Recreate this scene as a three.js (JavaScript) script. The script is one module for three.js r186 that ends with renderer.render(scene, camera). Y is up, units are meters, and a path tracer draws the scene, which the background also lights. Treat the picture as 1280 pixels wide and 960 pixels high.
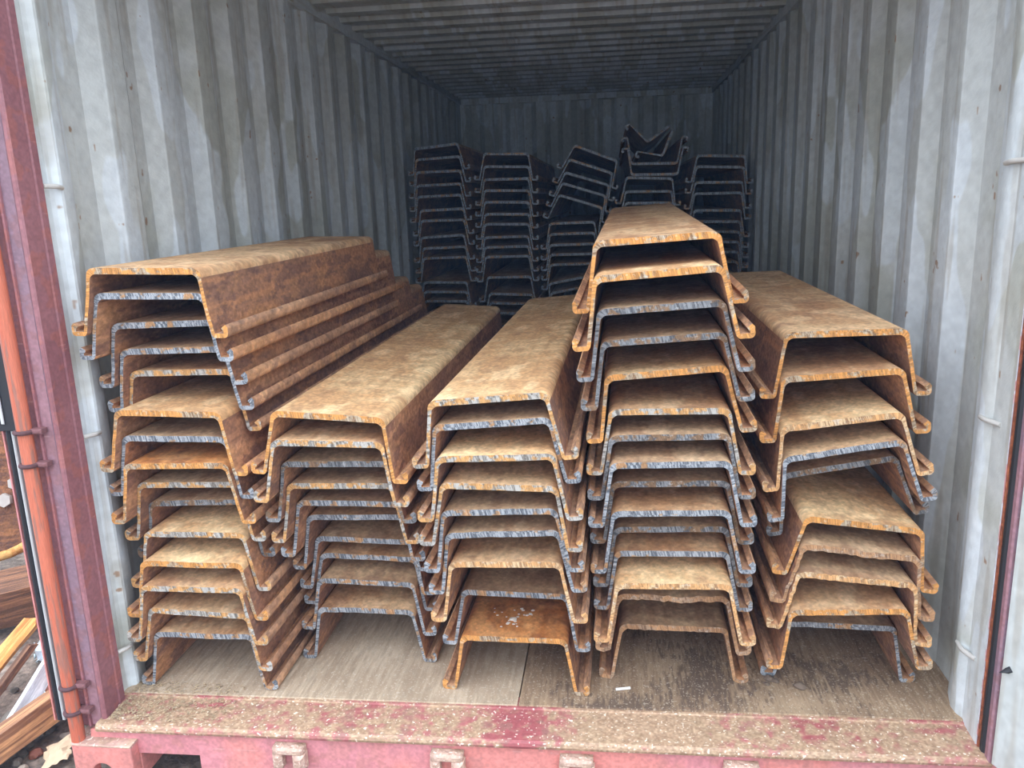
import * as THREE from 'three';
import { mergeGeometries, toCreasedNormals } from 'three/addons/utils/BufferGeometryUtils.js';
import { ImprovedNoise } from 'three/addons/math/ImprovedNoise.js';

// ---------------------------------------------------------------- camera, sky, exposure
const scene = new THREE.Scene();
const camera = new THREE.PerspectiveCamera(51.38, 4 / 3, 0.05, 200);
camera.position.set(0.2606, 1.3852, 1.9706);
camera.rotation.order = 'YXZ';
camera.rotation.set(-0.2252, 0.1298, -0.0342);

// overcast sky, brighter overhead than at the horizon
{
  const w = 64, h = 32, d = new Float32Array(w * h * 4);
  for (let j = 0; j < h; j++) for (let i = 0; i < w; i++) {
    const el = Math.max(0, Math.sin(((j + 0.5) / h - 0.5) * Math.PI)), k = (1 + 1.6 * el) / 2.6, o = (j * w + i) * 4;
    d[o] = 0.90 * k; d[o + 1] = 0.97 * k; d[o + 2] = 1.08 * k; d[o + 3] = 1;
  }
  const t = new THREE.DataTexture(d, w, h, THREE.RGBAFormat, THREE.FloatType);
  t.mapping = THREE.EquirectangularReflectionMapping; t.magFilter = t.minFilter = THREE.LinearFilter; t.needsUpdate = true;
  scene.background = t; scene.environment = t;
}
// faint dust in the still air
scene.fog = new THREE.FogExp2(new THREE.Color().setRGB(0.42, 0.64, 1.0), 0.006);

const renderer = new THREE.WebGLRenderer();
renderer.toneMapping = THREE.LinearToneMapping;
renderer.toneMappingExposure = 5.3;
renderer.shadowMap.enabled = true;

// ---------------------------------------------------------------- helpers
function rng(seed) { let a = seed >>> 0; return () => { a = (a + 0x6D2B79F5) | 0; let t = Math.imul(a ^ (a >>> 15), 1 | a); t = (t + Math.imul(t ^ (t >>> 7), 61 | t)) ^ t; return ((t ^ (t >>> 14)) >>> 0) / 4294967296; }; }
const perlin = new ImprovedNoise();
const clamp = (x, a = 0, b = 1) => Math.min(b, Math.max(a, x));
const smooth = (a, b, x) => { const t = clamp((x - a) / (b - a)); return t * t * (3 - 2 * t); };
const lerp = (a, b, t) => a + (b - a) * t;
const mix3 = (a, b, t) => [lerp(a[0], b[0], t), lerp(a[1], b[1], t), lerp(a[2], b[2], t)];

// tileable value noise on a hashed lattice
const hash = (x, y, k) => { let h = (Math.imul(x, 374761393) + Math.imul(y, 668265263) + Math.imul(k, 974634777)) | 0; h = Math.imul(h ^ (h >>> 13), 1274126177); h = Math.imul(h ^ (h >>> 15), 2246822519); return ((h ^ (h >>> 14)) >>> 0) / 4294967296; };
function vnoise(u, v, nx, ny, seed) {
  const x = u * nx, y = v * ny, ix = Math.floor(x), iy = Math.floor(y);
  let fx = x - ix, fy = y - iy; fx = fx * fx * (3 - 2 * fx); fy = fy * fy * (3 - 2 * fy);
  const a = ((ix % nx) + nx) % nx, b = (a + 1) % nx, c = ((iy % ny) + ny) % ny, d = (c + 1) % ny, h0 = hash(a, c, seed), h1 = hash(a, d, seed);
  const p = h0 + (hash(b, c, seed) - h0) * fx, q = h1 + (hash(b, d, seed) - h1) * fx; return p + (q - p) * fy;
}
function fbm(u, v, nx, ny, seed, oct = 4) {
  let s = 0, a = 0.5, n = 0;
  for (let k = 0; k < oct; k++) { s += a * vnoise(u, v, nx, ny, seed + k); n += a; a *= 0.55; nx *= 2; ny *= 2; }
  return s / n;
}
// a colour texture that covers wm x hm metres; f gets u, v in 0..1 and returns sRGB 0..255
function tex(w, h, wm, hm, f, color = true) {
  const d = new Uint8Array(w * h * 4);
  for (let j = 0; j < h; j++) for (let i = 0; i < w; i++) {
    const c = f((i + 0.5) / w, (j + 0.5) / h), o = (j * w + i) * 4;
    if (color) { d[o] = clamp(c[0], 0, 255); d[o + 1] = clamp(c[1], 0, 255); d[o + 2] = clamp(c[2], 0, 255); } else d[o] = d[o + 1] = d[o + 2] = clamp(c * 255, 0, 255);
    d[o + 3] = 255;
  }
  const t = new THREE.DataTexture(d, w, h, THREE.RGBAFormat);
  t.wrapS = t.wrapT = THREE.RepeatWrapping; t.magFilter = THREE.LinearFilter; t.minFilter = THREE.LinearMipmapLinearFilter; t.generateMipmaps = true;
  if (color) t.colorSpace = THREE.SRGBColorSpace;
  t.repeat.set(1 / wm, 1 / hm); t.needsUpdate = true;
  return t;
}
const mat = (o) => new THREE.MeshStandardMaterial({ roughness: 0.85, metalness: 0, ...o });

const names = new Map();
function numbered(name) { const n = names.get(name) ?? 0; names.set(name, n + 1); return n ? name + '_' + String(n).padStart(3, '0') : name; }
function shade(o) { o.castShadow = true; o.receiveShadow = true; return o; }
function part(name, geo, m, parent) { const o = shade(new THREE.Mesh(geo, m)); o.name = name; parent.add(o); return o; }
function thing(name, label, category, group) { const g = new THREE.Group(); g.name = numbered(name); g.userData = { label, category }; if (group) g.userData.group = group; scene.add(g); return g; }
function single(name, geo, m, label, category, group) { const o = shade(new THREE.Mesh(geo, m)); o.name = numbered(name); o.userData = { label, category }; if (group) o.userData.group = group; scene.add(o); return o; }
function structure(name, label, category) { const g = new THREE.Group(); g.name = name; g.userData = { kind: 'structure', label, category }; scene.add(g); return g; }

// box with chamfered edges, uv in metres
function box(x0, x1, y0, y1, z0, z1, b = 0.002) {
  const w = x1 - x0, h = y1 - y0, d = z1 - z0; b = Math.min(b, w / 3, h / 3, d / 3);
  const s = new THREE.Shape(); s.moveTo(b, b); s.lineTo(w - b, b); s.lineTo(w - b, h - b); s.lineTo(b, h - b); s.closePath();
  const g = new THREE.ExtrudeGeometry(s, { depth: d - 2 * b, bevelEnabled: true, bevelThickness: b, bevelSize: b, bevelSegments: 1, steps: 1 });
  g.translate(x0, y0, z0 + b); return g;
}
// prism along y from a plan outline [[x, z], ...], uv = distance along the outline, height
function prismY(outline, y0, y1, crease = 0.6) {
  const n = outline.length, P = [], U = [], I = []; let s = 0;
  for (let i = 0; i <= n; i++) {
    const p = outline[i % n]; if (i) s += Math.hypot(p[0] - outline[i - 1][0], p[1] - outline[i - 1][1]);
    P.push(p[0], y0, p[1], p[0], y1, p[1]); U.push(s, y0, s, y1);
    if (i < n) { const a = i * 2; I.push(a, a + 1, a + 2, a + 1, a + 3, a + 2); }
  }
  const tri = THREE.ShapeUtils.triangulateShape(outline.map((p) => new THREE.Vector2(p[0], p[1])), []);
  for (const y of [y0, y1]) { const b = P.length / 3; for (const p of outline) { P.push(p[0], y, p[1]); U.push(p[0], p[1]); } for (const t of tri) y === y0 ? I.push(b + t[0], b + t[1], b + t[2]) : I.push(b + t[0], b + t[2], b + t[1]); }
  const area = THREE.ShapeUtils.area(outline.map((p) => new THREE.Vector2(p[0], p[1])));
  if (area < 0) for (let k = 0; k < I.length; k += 3) { const t = I[k + 1]; I[k + 1] = I[k + 2]; I[k + 2] = t; }
  const g = new THREE.BufferGeometry(); g.setAttribute('position', new THREE.Float32BufferAttribute(P, 3)); g.setAttribute('uv', new THREE.Float32BufferAttribute(U, 2)); g.setIndex(I);
  return toCreasedNormals(g, crease);
}
function tube(points, r, seg = 8, closed = true) {
  const c = new THREE.CatmullRomCurve3(points.map((p) => new THREE.Vector3(...p)), false, 'catmullrom', 0.3);
  const g = new THREE.TubeGeometry(c, Math.max(2, (points.length - 1) * 6), r, seg, false);
  if (!closed) return g;
  const caps = [0, 1].map((t) => { const k = new THREE.CircleGeometry(r, seg), p = c.getPoint(t), d = c.getTangent(t).multiplyScalar(t ? 1 : -1); k.applyQuaternion(new THREE.Quaternion().setFromUnitVectors(new THREE.Vector3(0, 0, 1), d)); k.translate(p.x, p.y, p.z); return k; });
  return mergeGeometries([g, ...caps]);
}
// irregular stone
function stone(r, seed, sx = 1, sy = 0.7, sz = 1, detail = 2) {
  const g = new THREE.IcosahedronGeometry(r, detail), p = g.attributes.position, k = rng(seed), o = [k() * 50, k() * 50, k() * 50];
  for (let i = 0; i < p.count; i++) {
    const v = new THREE.Vector3().fromBufferAttribute(p, i), n = v.clone().normalize();
    let q = 1 + 0.38 * perlin.noise(n.x * 1.3 + o[0], n.y * 1.3 + o[1], n.z * 1.3 + o[2]) + 0.12 * perlin.noise(n.x * 4 + o[0], n.y * 4 + o[2], n.z * 4 + o[1]);
    const a = new THREE.Vector3(Math.sin(o[0]), Math.cos(o[1]), Math.sin(o[2])).normalize(), b = new THREE.Vector3(Math.cos(o[2]), Math.sin(o[0]), Math.cos(o[0] * 2)).normalize();
    q = Math.min(q, 0.72 / Math.max(0.2, n.dot(a)), 0.78 / Math.max(0.2, n.dot(b)));
    v.multiplyScalar(q); p.setXYZ(i, v.x * sx, v.y * sy, v.z * sz);
  }
  const u = g.attributes.uv; for (let i = 0; i < p.count; i++) u.setXY(i, p.getX(i) + p.getY(i), p.getZ(i) + p.getY(i));
  return toCreasedNormals(g, 0.5);
}
// ---------------------------------------------------------------- textures (matter only: rust, dust, paint, dirt, cut marks)
const T = {};
const grain = tex(512, 512, 0.35, 0.35, (u, v) => 0.55 * fbm(u, v, 16, 16, 3, 5) + 0.45 * Math.pow(fbm(u, v, 60, 60, 9, 2), 1.4), false);
const pitted = tex(512, 512, 0.3, 0.3, (u, v) => { const n = fbm(u, v, 10, 10, 21, 5), p = fbm(u, v, 40, 40, 27, 3); return 0.6 * n + 0.4 * smooth(0.35, 0.6, p); }, false);
// dusty rust on the webs: u across, v along the pile
function dusty(seed, tan, brown, dark, darkAmount) {
  return tex(512, 1024, 0.6, 1.8, (u, v) => {
    const broad = fbm(u, v, 3, 5, seed, 4), streak = fbm(u, v, 5, 40, seed + 11, 4), along = fbm(u, v, 26, 5, seed + 17, 3), fine = fbm(u, v, 70, 160, seed + 23, 3), spot = fbm(u, v, 12, 30, seed + 31, 4);
    let c = mix3(tan, brown, smooth(0.36, 0.68, 0.5 * broad + 0.3 * streak + 0.2 * along));
    c = mix3(c, dark, darkAmount * smooth(0.55, 0.75, spot));
    c = mix3(c, [tan[0] + 22, tan[1] + 24, tan[2] + 24], 0.5 * smooth(0.58, 0.72, fbm(u, v, 8, 14, seed + 41, 4)));
    const k = 0.82 + 0.36 * fine; return [c[0] * k, c[1] * k, c[2] * k];
  });
}
T.web = [
  dusty(101, [226, 194, 146], [196, 152, 106], [142, 102, 72], 0.25),
  dusty(202, [208, 172, 130], [176, 130, 90], [122, 86, 64], 0.32),
  dusty(303, [198, 166, 128], [162, 124, 92], [118, 90, 72], 0.3),
  dusty(404, [208, 150, 92], [186, 114, 56], [128, 78, 48], 0.5),
];
// flaking brown rust on the flanges: u across, v along
function flaky(seed, a, b, scale) {
  return tex(512, 1024, 0.5, 1.5, (u, v) => {
    const broad = fbm(u, v, 4, 6, seed, 5), fl = fbm(u, v, 16, 20, seed + 7, 5), fine = fbm(u, v, 60, 110, seed + 13, 3), run = fbm(u, v, 30, 8, seed + 19, 3);
    let c = mix3(a, b, smooth(0.38, 0.62, 0.6 * broad + 0.4 * run));
    c = mix3(c, scale, 0.55 * smooth(0.54, 0.62, fl));
    c = mix3(c, [200, 146, 94], 0.3 * smooth(0.6, 0.72, fbm(u, v, 9, 12, seed + 29, 4)));
    const k = 0.78 + 0.44 * fine; return [c[0] * k, c[1] * k, c[2] * k];
  });
}
T.flange = [flaky(501, [184, 136, 100], [152, 108, 82], [122, 86, 74]), flaky(611, [172, 122, 86], [140, 102, 80], [112, 82, 72])];
T.lock = [flaky(701, [210, 162, 120], [182, 134, 96], [152, 112, 88]), flaky(811, [198, 154, 118], [168, 128, 98], [140, 108, 88])];
// torch-cut ends: u along the plate edge, v across its thickness; slanted drag lines
function cut(seed, steel, rust, rustAmount, dark) {
  return tex(2048, 64, 0.9, 0.0375, (u, v) => {
    const skew = u + v * 0.010 + 0.003 * fbm(u, v, 40, 2, seed + 3, 3);
    const drag = fbm(skew, 0.5, 230, 1, seed, 4), drag2 = fbm(skew, v, 520, 3, seed + 9, 2), patch = fbm(u, v, 34, 2, seed + 17, 5), slag = fbm(u, v, 120, 5, seed + 23, 3), bar = 0.6 * drag + 0.4 * drag2;
    let c = mix3(dark, steel, smooth(0.3, 0.66, bar));
    const k = 0.62 + 0.76 * bar; c = mix3(c, [rust[0] * k, rust[1] * k, rust[2] * k], smooth(0.5 - 0.42 * (rustAmount - 0.5), 0.62 - 0.42 * (rustAmount - 0.5), patch));
    c = mix3(c, [208, 206, 202], 0.4 * smooth(0.66, 0.76, slag));
    return mix3(c, [84, 70, 60], 0.3 * smooth(0.68, 0.8, fbm(u, v, 150, 6, seed + 29, 3)));
  });
}
T.cut = {
  steel: cut(31, [172, 176, 180], [170, 130, 92], 0.36, [88, 94, 102]),
  dark: cut(47, [140, 142, 144], [130, 102, 76], 0.45, [74, 76, 80]),
  mixed: cut(59, [178, 174, 166], [184, 138, 86], 0.56, [104, 98, 90]),
  orange: cut(67, [180, 164, 140], [194, 136, 74], 0.82, [120, 92, 66]),
  tan: cut(83, [214, 184, 142], [198, 150, 100], 0.7, [150, 114, 80]),
  brown: cut(91, [178, 148, 120], [166, 126, 90], 0.7, [122, 94, 72]),
};
const M = {};
M.web = T.web.map((map) => mat({ map, bumpMap: grain, bumpScale: 0.0012, roughness: 0.9 }));
M.webUnder = mat({ map: T.flange[1], bumpMap: pitted, bumpScale: 0.0015, roughness: 0.92 });
M.flange = T.flange.map((map) => mat({ map, bumpMap: pitted, bumpScale: 0.0018, roughness: 0.9 }));
M.lock = T.lock.map((map) => mat({ map, bumpMap: pitted, bumpScale: 0.0012, roughness: 0.88 }));
M.cut = {}; for (const k of Object.keys(T.cut)) M.cut[k] = mat({ map: T.cut[k], bumpMap: T.cut[k], bumpScale: 0.0016, roughness: k === 'steel' || k === 'dark' ? 0.55 : 0.8, metalness: k === 'steel' || k === 'dark' ? 0.25 : 0 });
// container paint
const PITCH = 0.278;
function painted(seed, base, alt) {
  return tex(1024, 1024, 11 * PITCH, 2.4, (u, v) => {
    const broad = fbm(u, v, 9, 6, seed, 4), patch = fbm(u, v, 22, 5, seed + 5, 3), fine = fbm(u, v, 160, 110, seed + 9, 2), drip = fbm(u, v, 120, 6, seed + 15, 3);
    let c = mix3(base, alt, smooth(0.4, 0.6, broad));
    c = mix3(c, [base[0] + 16, base[1] + 20, base[2] + 28], 0.7 * smooth(0.55, 0.58, patch));
    c = mix3(c, [158, 150, 136], 0.35 * smooth(0.58, 0.78, drip));
    c = mix3(c, [142, 104, 76], 0.7 * smooth(0.84, 0.87, fbm(u, v, 110, 46, seed + 21, 3)));
    const k = 0.94 + 0.12 * fine; return [c[0] * k, c[1] * k, c[2] * k];
  });
}
T.wall = painted(1201, [201, 206, 204], [186, 190, 182]);
M.wall = mat({ map: T.wall, roughness: 0.38, bumpMap: grain, bumpScale: 0.0011 });
T.plain = painted(1301, [201, 206, 204], [186, 190, 182]);
M.roof = mat({ map: T.plain, roughness: 0.55 });
M.end = M.roof;
function redPaint(seed, a, b, worn, wornAmount, grit = 0, gritBias = 0) {
  return tex(1024, 512, 2.0, 1.0, (u, v) => {
    const broad = fbm(u, v, 8, 4, seed, 4), fine = fbm(u, v, 260, 130, seed + 3, 2), sc = fbm(u, v, 50, 24, seed + 7, 4), line = fbm(u, v, 12, 160, seed + 11, 2);
    let c = mix3(a, b, smooth(0.38, 0.62, broad));
    c = mix3(c, worn, wornAmount * smooth(0.56, 0.64, sc));
    c = mix3(c, [226, 196, 190], 0.3 * smooth(0.80, 0.86, line) * smooth(0.5, 0.6, sc));
    if (grit) { const g = fbm(u, v, 90, 46, seed + 19, 4), p = fbm(u, v, 10, 4, seed + 23, 4) + 0.3 * smooth(0.02, 0.10, u) * smooth(0.52, 0.42, u) * gritBias; c = mix3(c, mix3([196, 172, 140], [150, 124, 96], vnoise(u, v, 400, 200, seed + 29)), grit * smooth(0.38, 0.60, 0.5 * p + 0.5 * g)); c = mix3(c, [238, 228, 210], smooth(0.86, 0.9, vnoise(u, v, 420, 210, seed + 31))); }
    const k = 0.9 + 0.2 * fine; return [c[0] * k, c[1] * k, c[2] * k];
  });
}
T.post = redPaint(1501, [150, 102, 107], [138, 90, 95], [170, 100, 86], 0.4);
T.sillTop = redPaint(1601, [158, 86, 88], [170, 104, 102], [146, 112, 100], 0.6, 0.9, 1);
T.sillFace = redPaint(1701, [198, 130, 134], [208, 132, 124], [184, 124, 118], 0.5);
T.purple = redPaint(1801, [150, 112, 120], [136, 110, 122], [140, 96, 96], 0.4);
T.hinge = redPaint(1901, [196, 110, 84], [184, 98, 74], [146, 104, 92], 0.8);
T.white = painted(2001, [196, 202, 200], [186, 192, 188]);
T.jamb = redPaint(2101, [204, 206, 212], [190, 188, 194], [200, 110, 104], 0.55);
for (const k of ['post', 'sillTop', 'sillFace', 'purple', 'hinge', 'white', 'jamb']) M[k] = mat({ map: T[k], roughness: 0.6, bumpMap: grain, bumpScale: k === 'sillTop' ? 0.0016 : 0.0005 });
M.rubber = mat({ color: 0x26272b, roughness: 0.6 });
M.paleStrip = mat({ color: 0xc3c6c6, roughness: 0.6 });
M.steelRod = mat({ color: 0xc9c6c0, roughness: 0.6, bumpMap: grain, bumpScale: 0.0008 });
// plywood: grain runs along v
function ply(seed, a, b, stain, amount) {
  return tex(1024, 1024, 1.2, 1.2, (u, v) => {
    const g = fbm(u, v, 130, 9, seed, 4), broad = fbm(u, v, 5, 5, seed + 3, 4), st = fbm(u, v, 7, 6, seed + 7, 5), gr = fbm(u, v, 220, 40, seed + 13, 2);
    let c = mix3(a, b, smooth(0.36, 0.66, 0.5 * g + 0.5 * broad));
    c = mix3(c, stain, amount * smooth(0.5, 0.68, 0.65 * st + 0.35 * gr));
    c = mix3(c, [206, 196, 178], 0.5 * smooth(0.78, 0.84, vnoise(u, v, 330, 330, seed + 17)));
    const k = 0.9 + 0.2 * gr; return [c[0] * k, c[1] * k, c[2] * k];
  });
}
T.plyLight = ply(2201, [192, 174, 150], [172, 152, 128], [132, 112, 92], 0.4);
T.plyDark = ply(2301, [166, 142, 114], [140, 116, 92], [88, 72, 60], 0.8);
M.plyLight = mat({ map: T.plyLight, bumpMap: grain, bumpScale: 0.0008, roughness: 0.92 });
M.plyDark = mat({ map: T.plyDark, bumpMap: grain, bumpScale: 0.001, roughness: 0.9 });
function wood(seed, a, b) { return tex(256, 512, 0.25, 1.0, (u, v) => { const g = fbm(u, v, 30, 4, seed, 4), c = mix3(a, b, smooth(0.35, 0.65, g)), k = 0.85 + 0.3 * fbm(u, v, 60, 30, seed + 3, 3); return [c[0] * k, c[1] * k, c[2] * k]; }); }
M.woodOrange = mat({ map: wood(2401, [178, 130, 88], [118, 80, 56]), bumpMap: grain, bumpScale: 0.002 });
M.woodBrown = mat({ map: wood(2402, [138, 96, 68], [92, 64, 48]), bumpMap: grain, bumpScale: 0.004 });
M.woodYellow = mat({ map: wood(2403, [220, 172, 104], [188, 128, 66]), bumpMap: grain, bumpScale: 0.002 });
M.woodWhite = mat({ map: wood(2404, [216, 220, 222], [188, 194, 200]), bumpMap: grain, bumpScale: 0.001 });
T.dirt = tex(1024, 1024, 3, 3, (u, v) => { const n = fbm(u, v, 14, 14, 2501, 5), f = fbm(u, v, 160, 160, 2511, 3), c = mix3([92, 80, 72], [128, 114, 102], smooth(0.35, 0.65, n)), k = 0.6 + 0.8 * f; return [c[0] * k, c[1] * k, c[2] * k]; });
M.dirt = mat({ map: T.dirt, bumpMap: grain, bumpScale: 0.006, roughness: 0.95 });
T.rock = tex(256, 256, 0.2, 0.2, (u, v) => { const n = fbm(u, v, 6, 6, 2601, 5), k = 0.8 + 0.6 * n; return [176 * k, 168 * k, 160 * k]; });
M.rock = [0xb4aca4, 0x8d8882, 0xcfc6bc, 0xa86a58, 0x9a8c80].map((color) => mat({ map: T.rock, color, bumpMap: grain, bumpScale: 0.002 }));
// ---------------------------------------------------------------- the shipping container
const W = 1.175, HC = 2.335, DEEP = 5.9, FLAT = 0.098, SLOPE = 0.062, DIP = 0.036;
// inner outline of a side wall: [z, how far it stands in]; walls are sheets 4 mm thick
function corrugate(start, firstFlat) {
  const o = start.slice(); let z = firstFlat;
  while (z - FLAT > -DEEP) {
    o.push([z + 0.008, -0.0046], [z + 0.003, -0.0012], [z - 0.003, -0.0001], [z - 0.008, 0], [z - FLAT + 0.008, 0], [z - FLAT + 0.003, -0.0001], [z - FLAT - 0.003, -0.0012], [z - FLAT - 0.008, -0.0046]);
    if (z - PITCH - FLAT < -DEEP) break;
    o.push([z - FLAT - SLOPE, -DIP], [z - PITCH + SLOPE, -DIP]); z -= PITCH;
  }
  o.push([-DEEP, 0]); return o;
}
function sheet(profile, toXZ, y0, y1, phase) {
  const inner = profile.map(([z, d]) => toXZ(z, d)), outer = profile.map(([z, d]) => toXZ(z, d - 0.004)).reverse();
  const g = prismY([...inner, ...outer], y0, y1, 0.35);
  // uv: distance along the wall counted in true pitches so that paint wear follows the folds
  const p = g.attributes.position, u = g.attributes.uv;
  for (let i = 0; i < p.count; i++) u.setXY(i, phase(p.getX(i), p.getZ(i)), p.getY(i));
  return g;
}
const leftFirst = -0.292, rightFirst = -0.387;
const wallLeft = structure('wall_left', 'pale grey corrugated steel side wall behind the red post', 'wall');
part('corrugated_panel', sheet(corrugate([[0.04, -0.006], [0.032, -0.016], [0.0, -0.016], [-0.010, -0.010], [-0.018, 0.004], [-0.026, 0.006], [-0.070, 0.0], [-0.080, -0.004], [-0.090, -DIP], [-0.222, -DIP]], leftFirst), (z, d) => [-W + d, z], -0.02, HC, (x, z) => leftFirst - z + PITCH * 11), M.wall, wallLeft);
const wallRight = structure('wall_right', 'pale grey corrugated steel side wall with red scratches by the open white door', 'wall');
part('corrugated_panel', sheet(corrugate([[0.055, -0.002], [-0.035, -0.004], [-0.055, 0.004], [-0.085, 0.006], [-0.100, 0.002], [-0.150, -0.012], [-0.165, -DIP], [-0.300, -DIP]], rightFirst), (z, d) => [W - d, z], -0.02, HC, (x, z) => rightFirst - z + PITCH * 11), M.wall, wallRight);
const wallBack = structure('wall_back', 'corrugated steel end wall deep in the container', 'wall');
{
  const o = [[-W - 0.03, 0]]; for (let x = -1.12; x < 1.0; x += 0.25) o.push([x, 0], [x + 0.05, 0.045], [x + 0.12, 0.045], [x + 0.17, 0]); o.push([W + 0.03, 0]);
  part('corrugated_panel', prismY([...o.map(([x, d]) => [x, -DEEP - d]), ...o.map(([x, d]) => [x, -DEEP - d - 0.004]).reverse()], -0.02, HC + 0.02, 0.35), M.end, wallBack);
}
// roof: shallow ribs that run across the container
const ceiling = structure('ceiling', 'ribbed steel roof of the container seen from inside', 'ceiling');
{
  const P = [], U = [], I = [], zs = []; for (let z = 0.06; z > -DEEP - 0.06; z -= 0.209) zs.push([z, 0], [z - 0.06, 0], [z - 0.075, 0.02], [z - 0.194, 0.02]); zs.push([-DEEP - 0.06, 0]);
  zs.forEach(([z, d], i) => { for (const [x, y] of [[-W - 0.06, HC + d], [W + 0.06, HC + d], [-W - 0.06, HC + d + 0.003], [W + 0.06, HC + d + 0.003]]) { P.push(x, y, z - 0.018 * x); U.push(x, z); } if (i) { const a = (i - 1) * 4, b = i * 4; I.push(a, b, a + 1, a + 1, b, b + 1, a + 2, a + 3, b + 2, a + 3, b + 3, b + 2); } });
  const g = new THREE.BufferGeometry(); g.setAttribute('position', new THREE.Float32BufferAttribute(P, 3)); g.setAttribute('uv', new THREE.Float32BufferAttribute(U, 2)); g.setIndex(I);
  part('ribbed_panel', toCreasedNormals(g, 0.3), M.roof, ceiling);
}
const rails = structure('trim_1', 'steel top rails along the roof edges of the container', 'rail');
for (const s of [-1, 1]) { const a = s * (W - 0.012), b = s * (W + 0.07); part('top_rail', box(Math.min(a, b), Math.max(a, b), HC - 0.045, HC + 0.05, -DEEP - 0.06, 0.13), M.roof, rails); }
part('end_rail', box(-W, W, HC - 0.05, HC + 0.05, -DEEP - 0.06, -DEEP + 0.01), M.end, rails);
part('door_header', box(-W - 0.07, W + 0.07, HC - 0.06, HC + 0.08, 0.0, 0.13), M.post, rails);
// plywood floor
const floor = structure('floor', 'dusty plywood container floor with dark stains and a seam', 'floor');
{
  const skew = (g) => { const p = g.attributes.position; for (let i = 0; i < p.count; i++) p.setZ(i, p.getZ(i) - 0.019 * p.getX(i)); return g; };
  const uv = (g) => { const p = g.attributes.position, u = g.attributes.uv; for (let i = 0; i < p.count; i++) u.setXY(i, p.getX(i), p.getZ(i)); return g; };
  const rows = [[-1.22, -0.004], [-3.62, -1.224], [-5.9, -3.624]];
  rows.forEach(([z0, z1]) => { part('plywood_board', skew(uv(box(-1.21, -0.0135, -0.028, 0, z0, z1, 0.0015))), M.plyLight, floor); part('plywood_board', skew(uv(box(-0.0095, 1.21, -0.028, 0.0005, z0, z1, 0.0015))), M.plyDark, floor); });
  part('subfloor', box(-1.24, 1.24, -0.075, -0.0285, -DEEP - 0.05, -0.03), M.plyDark, floor);
}
// threshold of the doors
const sill = structure('trim_2', 'red painted steel door sill covered in sandy grit', 'door sill');
{
  const yz = [[-0.045, -0.004], [0.004, -0.004], [0.006, -0.008], [0.118, -0.013], [0.128, -0.014], [0.134, -0.020], [0.136, -0.028], [0.133, -0.036], [0.122, -0.040], [0.116, -0.046]];
  const bar = (x0, x1, pts) => { const s = new THREE.Shape(pts.map(([z, y]) => new THREE.Vector2(z, y))); const g = new THREE.ExtrudeGeometry(s, { depth: x1 - x0, bevelEnabled: false, steps: 1 }); g.rotateY(-Math.PI / 2); g.translate(x1, 0, 0);
    const p = g.attributes.position, u = g.attributes.uv; for (let i = 0; i < p.count; i++) { const x = p.getX(i), y = p.getY(i), z = p.getZ(i); u.setXY(i, x, z - y); p.setZ(i, z - 0.019 * x); } g.computeVertexNormals(); return toCreasedNormals(g, 0.5); };
  part('sill_plate', bar(-W - 0.02, W + 0.02, [...yz, [0.09, -0.060], [-0.045, -0.060]]), M.sillTop, sill);
  part('sill_beam', bar(-0.905, W + 0.08, [[0.06, -0.052], [0.113, -0.042], [0.116, -0.052], [0.116, -0.186], [0.06, -0.186]]), M.sillFace, sill);
  part('sill_beam', bar(-W - 0.05, -0.905, [[0.06, -0.052], [0.113, -0.042], [0.116, -0.052], [0.116, -0.112], [0.108, -0.116], [0.06, -0.116]]), M.sillFace, sill);
  part('cross_member', box(-1.2, 1.2, -0.19, -0.078, -0.32, -0.25), M.post, sill);
  for (const x of [-0.632, -0.190, 0.158, 0.585]) {                  // cam keepers of the locking bars
    const k = part('cam_keeper', box(x - 0.044, x + 0.044, -0.078 - 0.0 * x, -0.056, 0.112 - 0.019 * x, 0.150 - 0.019 * x, 0.006), M.keeper ??= mat({ map: T.castTop ??= redPaint(1651, [186, 150, 138], [200, 172, 152], [160, 132, 116], 0.6, 0.6), bumpMap: pitted, bumpScale: 0.003 }), sill);
    for (const [a, b, d] of [[-0.046, -0.018, 0.152], [0.014, 0.048, 0.158]]) part('jaw', box(x + a, x + b, -0.122, -0.074, 0.114 - 0.019 * x, d - 0.019 * x, 0.009), M.keeper, k);
  }
}
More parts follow.
